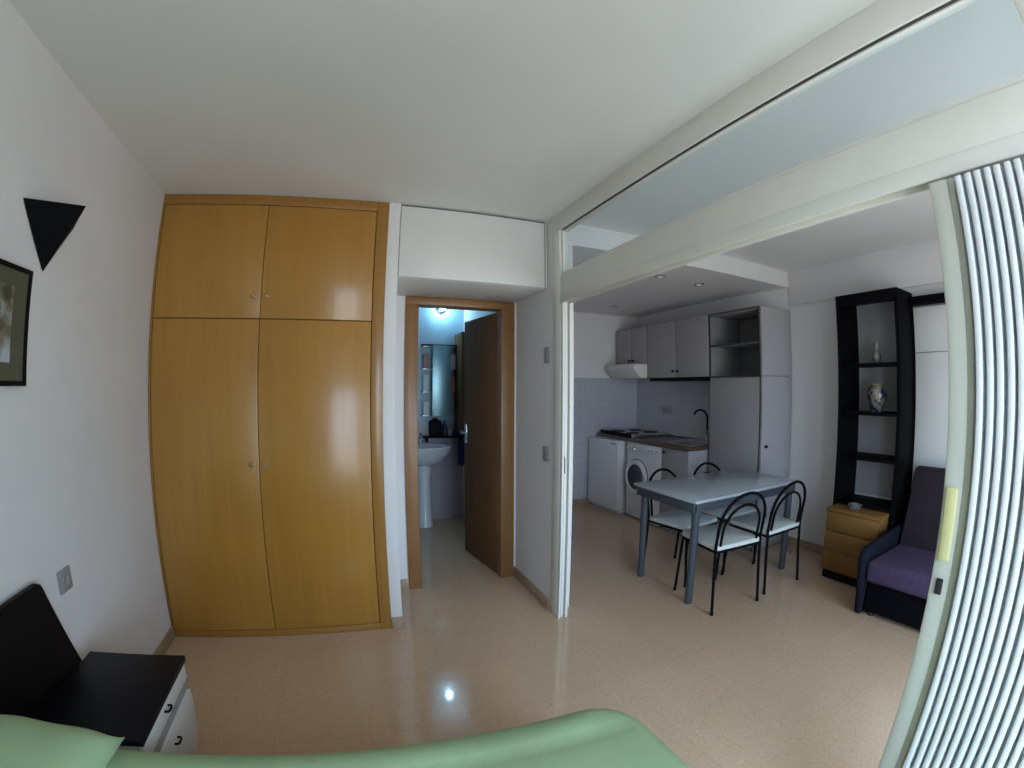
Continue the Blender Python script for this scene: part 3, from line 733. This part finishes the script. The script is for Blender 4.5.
# ---------------------------------------------------------------- wall unit
bc = thing('bookcase', (3.48, 1.565, 0), 'tall black open bookcase tower holding two vases', 'bookcase')
o = tuple(bc.location); X0, X1 = 3.352, XR - .004; Y0, Y1 = 1.310, 1.822
for (a, c2) in ((Y0, Y0 + .03), (Y1 - .03, Y1)): MB(o).box(X0, X1, a, c2, 0, 2.10, .002).build('side_panel', 'tower', bc)
MB(o).box(X0, X1, Y0, Y1, 2.10, 2.14, .002).build('top', 'tower', bc)
MB(o).box(X1 - .006, X1, Y0 + .03, Y1 - .03, .60, 2.10, 0).build('added_back_panel', 'tower_shade', bc)  # grey panel added to darken the shaded inside of the tower
MB(o).box(X0, X0 + .02, Y0 + .03, Y1 - .03, 2.06, 2.10, .001).build('cornice_rail', 'tower', bc)
for z in (1.622, 1.262, .930, .585): MB(o).box(X0 + .006, X1 - .006, Y0 + .03, Y1 - .03, z - .022, z, .002).build('shelf', 'tower', bc)
br = thing('bridging_shelf', (3.48, .5, 2.0), 'black overhead shelf running right from the bookcase tower', 'shelf')
o = tuple(br.location)
MB(o).box(3.565, XR - .004, -.30, Y0 - .002, 2.040, 2.096, .003).build('board', 'tower', br)
for yy in (.06, .9): MB(o).box(3.60, XR - .004, yy, yy + .02, 2.005, 2.040, .002).build('bracket', 'tower', br)
wc = thing('wall_panelling', (3.6, .5, 0), 'white panelled cupboard front behind the purple armchair', 'panelling')
o = tuple(wc.location)
MB(o).box(3.635, XR - .002, -.30, 1.296, .08, 2.03, 0).build('backing', 'plastic', wc)
for (a, c2, z0, z1) in ((1.040, 1.294, 1.698, 2.02), (.36, 1.034, 1.698, 2.02), (-.28, .354, 1.698, 2.02), (1.040, 1.294, .09, 1.691), (.36, 1.034, .09, 1.691), (-.28, .354, .09, 1.691)):
    MB(o).box(3.622, 3.635, a, c2 , z0, z1, .002).build('panel', 'white', wc)
def vase(x, y, z, prof, label, m='porcelain'):
    b = MB((x, y, z)); b.lathe((x, y, z), prof, 'z', 36)
    return tag(b.build('vase', m, angle=60), label, 'vase')
vase(3.47, 1.548, 1.623, [(0, 0), (.026, 0), (.028, .006), (.034, .03), (.036, .05), (.030, .068), (.022, .08), (.020, .10), (.024, .125), (.030, .145), (.026, .144), (.018, .12), (.015, .10), (0, .09)], 'slim pale vase on the upper bookcase shelf', 'celadon')
vase(3.47, 1.546, 1.263, [(0, 0), (.040, 0), (.043, .01), (.058, .05), (.072, .10), (.076, .13), (.070, .165), (.052, .188), (.046, .195), (.052, .207), (.048, .206), (.042, .195), (.045, .185), (0, .18)], 'round painted ginger jar on the middle bookcase shelf')
plate('wall_socket', 'dark wall socket low behind the bookcase, above the drawer chest', (XR - .010, 1.45, .66), x=-1, w=.08, hgt=.08)
# chest of drawers
cd = thing('chest_of_drawers', (3.38, 1.565, 0), 'orange pine chest of three drawers in front of the black bookcase', 'chest')
o = tuple(cd.location); CX, cy0, cy1 = 3.200, 1.345, 1.787
MB(o).box(CX - .004, 3.615, cy0 - .0, cy1 + .0, .530, .555, .003).build('top', 'chest', cd)
b = MB(o); b.box(CX + .018, 3.60, cy0 + .006, cy1 - .006, .07, .53, .002); b.build('body', 'chest', cd)
MB(o).box(CX + .03, 3.59, cy0 + .012, cy1 - .012, 0, .07, .002).build('plinth', 'black', cd)
for (z0, z1) in ((.385, .526), (.232, .380), (.078, .227)): MB(o).box(CX, CX + .017, cy0 + .006, cy1 - .006, z0, z1, .003).build('drawer', 'chest', cd)
b = MB((3.30, 1.60, .556)); b.lathe((3.30, 1.60, .556), [(0, 0), (.035, 0), (.045, .012), (.055, .035), (.052, .035), (.04, .014), (0, .010)], 'z', 28)
tag(b.build('glass_dish', 'clearglass', angle=50), 'small clear glass dish on the pine chest', 'dish')

# ---------------------------------------------------------------- armchair
ac = thing('armchair', (3.1, .88, 0), 'purple fabric armchair with slate blue arms in front of the white panelling', 'armchair')
o = tuple(ac.location)
MB(o).box(2.86, 3.50, .53, 1.225, .03, .255, .012, 3).build('base', 'darkfabric', ac)
def soft(mb, x0, x1, y0, y1, z0, z1, r): return mb.box(x0, x1, y0, y1, z0, z1, r, 5)
soft(MB(o), 2.80, 3.36, .54, 1.230, .245, .385, .035).build('seat_cushion', 'purple', ac)
bk = MB(o); bx = [(3.27, .36), (3.40, .36), (3.555, .87), (3.545, .895), (3.51, .90), (3.45, .895), (3.43, .87)]
bk.prism(bx, 'y', .545, 1.215, .014); bk.build('back_cushion', 'plum', ac, angle=50)
for (a, c2) in ((1.234, 1.280), (.477, .523)):
    pr_ = [(2.84, .0), (2.80, .20), (2.765, .36), (2.77, .41), (2.79, .445), (2.84, .462), (3.15, .485), (3.46, .495), (3.52, .485), (3.52, .0)]
    MB(o).prism(pr_, 'y', a, c2, .016).build('arm', 'navy', ac, angle=50)
for lx in (2.9, 3.45):
    for ly in (.58, 1.18): MB(o).cyl((lx, ly, 0), (lx, ly, .03), .02).build('foot', 'rubber', ac)

# ---------------------------------------------------------------- bathroom things
wb = thing('washbasin', (.80, 4.5, 0), 'white pedestal washbasin seen through the bathroom door', 'washbasin')
o = tuple(wb.location); bx = .80; yb = YK - .022
out = []
nseg = 40
def ring(rx, ry, z, cy): return [(bx + rx * math.sin(2 * PI * k / nseg), min(yb, cy - ry * math.cos(2 * PI * k / nseg)), z) for k in range(nseg)]
rings = [ring(.10, .11, .63, 4.56), ring(.20, .19, .70, 4.53), ring(.26, .235, .79, 4.515), ring(.27, .245, .835, 4.51), ring(.262, .237, .845, 4.51), ring(.225, .19, .84, 4.50), ring(.20, .165, .79, 4.50), ring(.11, .09, .735, 4.50), ring(.02, .02, .73, 4.50)]
vv = [p for r_ in rings for p in r_]; ff = []
for i in range(len(rings) - 1):
    for k in range(nseg): ff.append((i * nseg + k, i * nseg + (k + 1) % nseg, (i + 1) * nseg + (k + 1) % nseg, (i + 1) * nseg + k))
ff.append(tuple(range(nseg))); ff.append(tuple((len(rings) - 1) * nseg + k for k in range(nseg)))
MB(o).poly(vv, ff).build('basin', 'ceramic', wb, angle=50)
MB(o).lathe((bx - .02, 4.52, 0), [(0, 0), (.085, 0), (.085, .04), (.07, .07), (.066, .5), (.085, .64), (0, .64)], 'z', 28).build('pedestal', 'ceramic', wb)
tp = MB(o); tp.cyl((bx - .02, 4.685, .842), (bx - .02, 4.685, .90), .02).tube([(bx - .02, 4.685, .89), (bx - .02, 4.64, .915), (bx - .02, 4.58, .905)], .011, 10).tube([(bx - .02, 4.685, .90), (bx - .02, 4.66, .96)], .007, 8)
tp.build('tap', 'chrome', wb)
mc = thing('mirror_cabinet', (.95, 4.65, 1.13), 'mirrored bathroom cabinet with side reflections built as boxes on shelves, above the washbasin', 'cabinet')
o = tuple(mc.location)
MB(o).box(.888, 1.075, 4.60, yb, 1.135, 1.87, .003).build('body', 'plastic', mc)
MB(o).box(.886, 1.077, 4.582, 4.598, 1.135, 1.87, .002).build('mirror_door', 'mirror', mc)
for (a, c2) in ((.785, .887), (1.076, 1.145)):
    for z in (1.135, 1.38, 1.62, 1.855): MB(o).box(a, c2, 4.61, yb, z, z + .012, .001).build('added_side_shelf', 'steel', mc)  # shelves added to carry the boxes that imitate reflections
MB(o).box(.78, 1.15, 4.60, yb, 1.87, 1.882, .001).build('top_rail', 'black', mc)
for i, (x, z, m, hh, lb) in enumerate((  # boxes stand in for window reflections in the mirror's side strips
        (.828, 1.632, 'redreflection', .15, 'coral box standing in for a reflection at the top left of the mirror cabinet'), (.828, 1.392, 'whitereflection', .17, 'white box standing in for a reflection at the middle left of the mirror cabinet'), (.828, 1.147, 'whitereflection', .14, 'white box standing in for a reflection at the bottom left of the mirror cabinet'),
        (1.110, 1.632, 'whitereflection', .15, 'white box standing in for a reflection at the top right of the mirror cabinet'), (1.110, 1.392, 'redreflection', .16, 'coral box standing in for a reflection at the middle right of the mirror cabinet'))):
    tag(MB((x, 4.66, z)).box(x - .030, x + .030, 4.625, 4.69, z + .001, z + hh, .003).box(x - .031, x + .031, 4.624, 4.691, z + hh * .75, z + hh * .80, .001).build('reflection', m), lb, 'reflection', 'boxes standing in for reflections beside the bathroom mirror')
bl = thing('bathroom_lamp', (.995, 4.69, 2.29), 'glowing white wall lamp high on the bathroom wall', 'lamp')
o = tuple(bl.location)
MB(o).lathe((.995, yb, 2.275), [(.045, 0), (.045, -.02), (.02, -.025), (.02, -.035)], 'y', 24).build('base', 'chrome', bl)
MB(o).lathe((.995, yb - .075, 2.275), [(0, -.03), (.017, -.025), (.028, -.010), (.03, 0), (.028, .010), (.017, .025), (0, .03)], 'z', 24).build('bulb', 'lamp', bl)
sh = thing('bathroom_shelf', (1.0, 4.64, .92), 'dark narrow shelf below the bathroom mirror', 'shelf')
o = tuple(sh.location)
MB(o).box(.80, 1.24, 4.58, yb, .905, .923, .002).build('board', 'black', sh)
MB(o).box(.83, .845, 4.60, yb, .86, .905, .001).build('bracket', 'black', sh); MB(o).box(1.19, 1.205, 4.60, yb, .86, .905, .001).build('bracket', 'black', sh)
tag(MB((.92, 4.65, .924)).box(.865, .99, 4.60, 4.70, .924, 1.09, .02, 4).box(.90, .955, 4.64, 4.66, 1.09, 1.11, .005).build('toiletry_bag', 'black'), 'black toiletry bag on the bathroom shelf', 'bag')
for (x, m, hh, lb) in ((1.03, 'navyplastic', .16, 'navy plastic bottle beside the toiletry bag'), (1.09, 'plastic', .10, 'short grey bottle on the bathroom shelf'), (1.15, 'navyplastic', .08, 'low navy jar on the bathroom shelf')):
    b = MB((x, 4.65, .924)); b.lathe((x, 4.65, .924), [(0, 0), (.024, 0), (.025, .01), (.025, hh * .7), (.012, hh * .82), (.012, hh), (0, hh)], 'z', 20); tag(b.build('bottle', m), lb, 'bottle', 'bottles on the bathroom shelf')
tw = MB((1.19, 4.60, .6)); tw.prism([(1.155, .64), (1.165, .60), (1.18, .625), (1.20, .595), (1.222, .63), (1.228, .85), (1.22, .885), (1.165, .885), (1.155, .85)], 'y', 4.565, 4.60, .006)
tag(tw.build('hand_towel', 'towel'), 'navy hand towel hanging from the bathroom shelf', 'towel')
tc_ = thing('bathroom_cupboard', (1.18, 4.6, 1.2), 'tall mauve-brown wall cupboard right of the bathroom mirror', 'cupboard')
o = tuple(tc_.location)
MB(o).box(1.150, 1.248, 4.42, yb, 1.0, 2.0, .002).build('body', 'leaf', tc_)
MB(o).box(1.150, 1.248, 4.40, 4.418, 1.0, 2.0, .003).build('door', 'leaf', tc_)

# ---------------------------------------------------------------- light
W = bpy.data.worlds.new('World'); SC.world = W; W.use_nodes = True
nt = W.node_tree; bg = nt.nodes['Background']
tc = nt.nodes.new('ShaderNodeTexCoord'); sx = nt.nodes.new('ShaderNodeSeparateXYZ'); nt.links.new(tc.outputs['Generated'], sx.inputs[0])
rp = nt.nodes.new('ShaderNodeValToRGB'); e = rp.color_ramp.elements
mr = nt.nodes.new('ShaderNodeMapRange'); mr.inputs['From Min'].default_value = -1; mr.inputs['From Max'].default_value = 1
nt.links.new(sx.outputs['Z'], mr.inputs['Value']); nt.links.new(mr.outputs['Result'], rp.inputs['Fac'])
e[0].position, e[0].color = .44, (.54, .56, .56, 1); e[1].position, e[1].color = .52, (.58, .78, 1.0, 1)
nt.links.new(rp.outputs['Color'], bg.inputs['Color']); bg.inputs['Strength'].default_value = 5.0
def portal(name, x0, x1, z0, z1, yw):
    l = bpy.data.lights.new(name, 'AREA'); l.shape = 'RECTANGLE'; l.size = x1 - x0; l.size_y = z1 - z0; l.cycles.is_portal = True
    ob = bpy.data.objects.new(name, l); COL.objects.link(ob); ob.location = ((x0 + x1) / 2, yw - .15, (z0 + z1) / 2)
    ob.rotation_euler = (-PI / 2, 0, PI)
portal('bedroom_daylight', BX0, BX1, BZ0, BZ1, YB); portal('balcony_daylight', VX0, VX1, VZ0, VZ1, YV)

# ---------------------------------------------------------------- camera (fisheye action camera)
YAW, PITCH, ROLL, CH, K1, K3 = 21.059, .401, .224, 1.44, 1.139, -.078
y, p, r = (math.radians(a) for a in (YAW, PITCH, ROLL))
fw = Vector((math.sin(y) * math.cos(p), math.cos(y) * math.cos(p), math.sin(p))); rt = Vector((math.cos(y), -math.sin(y), 0)); up = rt.cross(fw)
rt2 = rt * math.cos(r) + up * math.sin(r); up2 = -rt * math.sin(r) + up * math.cos(r)
cam = bpy.data.cameras.new('camera'); co = bpy.data.objects.new('camera', cam); COL.objects.link(co)
mw = Matrix((rt2, up2, -fw)).transposed().to_4x4(); mw.translation = Vector((0, 0, CH)); co.matrix_world = mw
cam.type = 'PANO'; cam.sensor_fit = 'HORIZONTAL'; cam.sensor_width = 36.
cc = cam if hasattr(cam, 'panorama_type') else cam.cycles
cc.panorama_type = 'FISHEYE_LENS_POLYNOMIAL'; cc.fisheye_fov = math.radians(180)
cc.fisheye_polynomial_k0 = 0; cc.fisheye_polynomial_k1 = -K1 / 18.; cc.fisheye_polynomial_k2 = 0; cc.fisheye_polynomial_k3 = -K3 / 18. ** 3; cc.fisheye_polynomial_k4 = 0
cam.clip_start = .02
SC.camera = co

vs = SC.view_settings; vs.view_transform = 'Standard'; vs.look = 'None'; vs.gamma = 1; vs.exposure = 1.2; vs.use_curve_mapping = False
SC.cycles.use_denoising = True
SC.cycles.max_bounces = 10; SC.cycles.diffuse_bounces = 6
SC.cycles.sample_clamp_indirect = 6
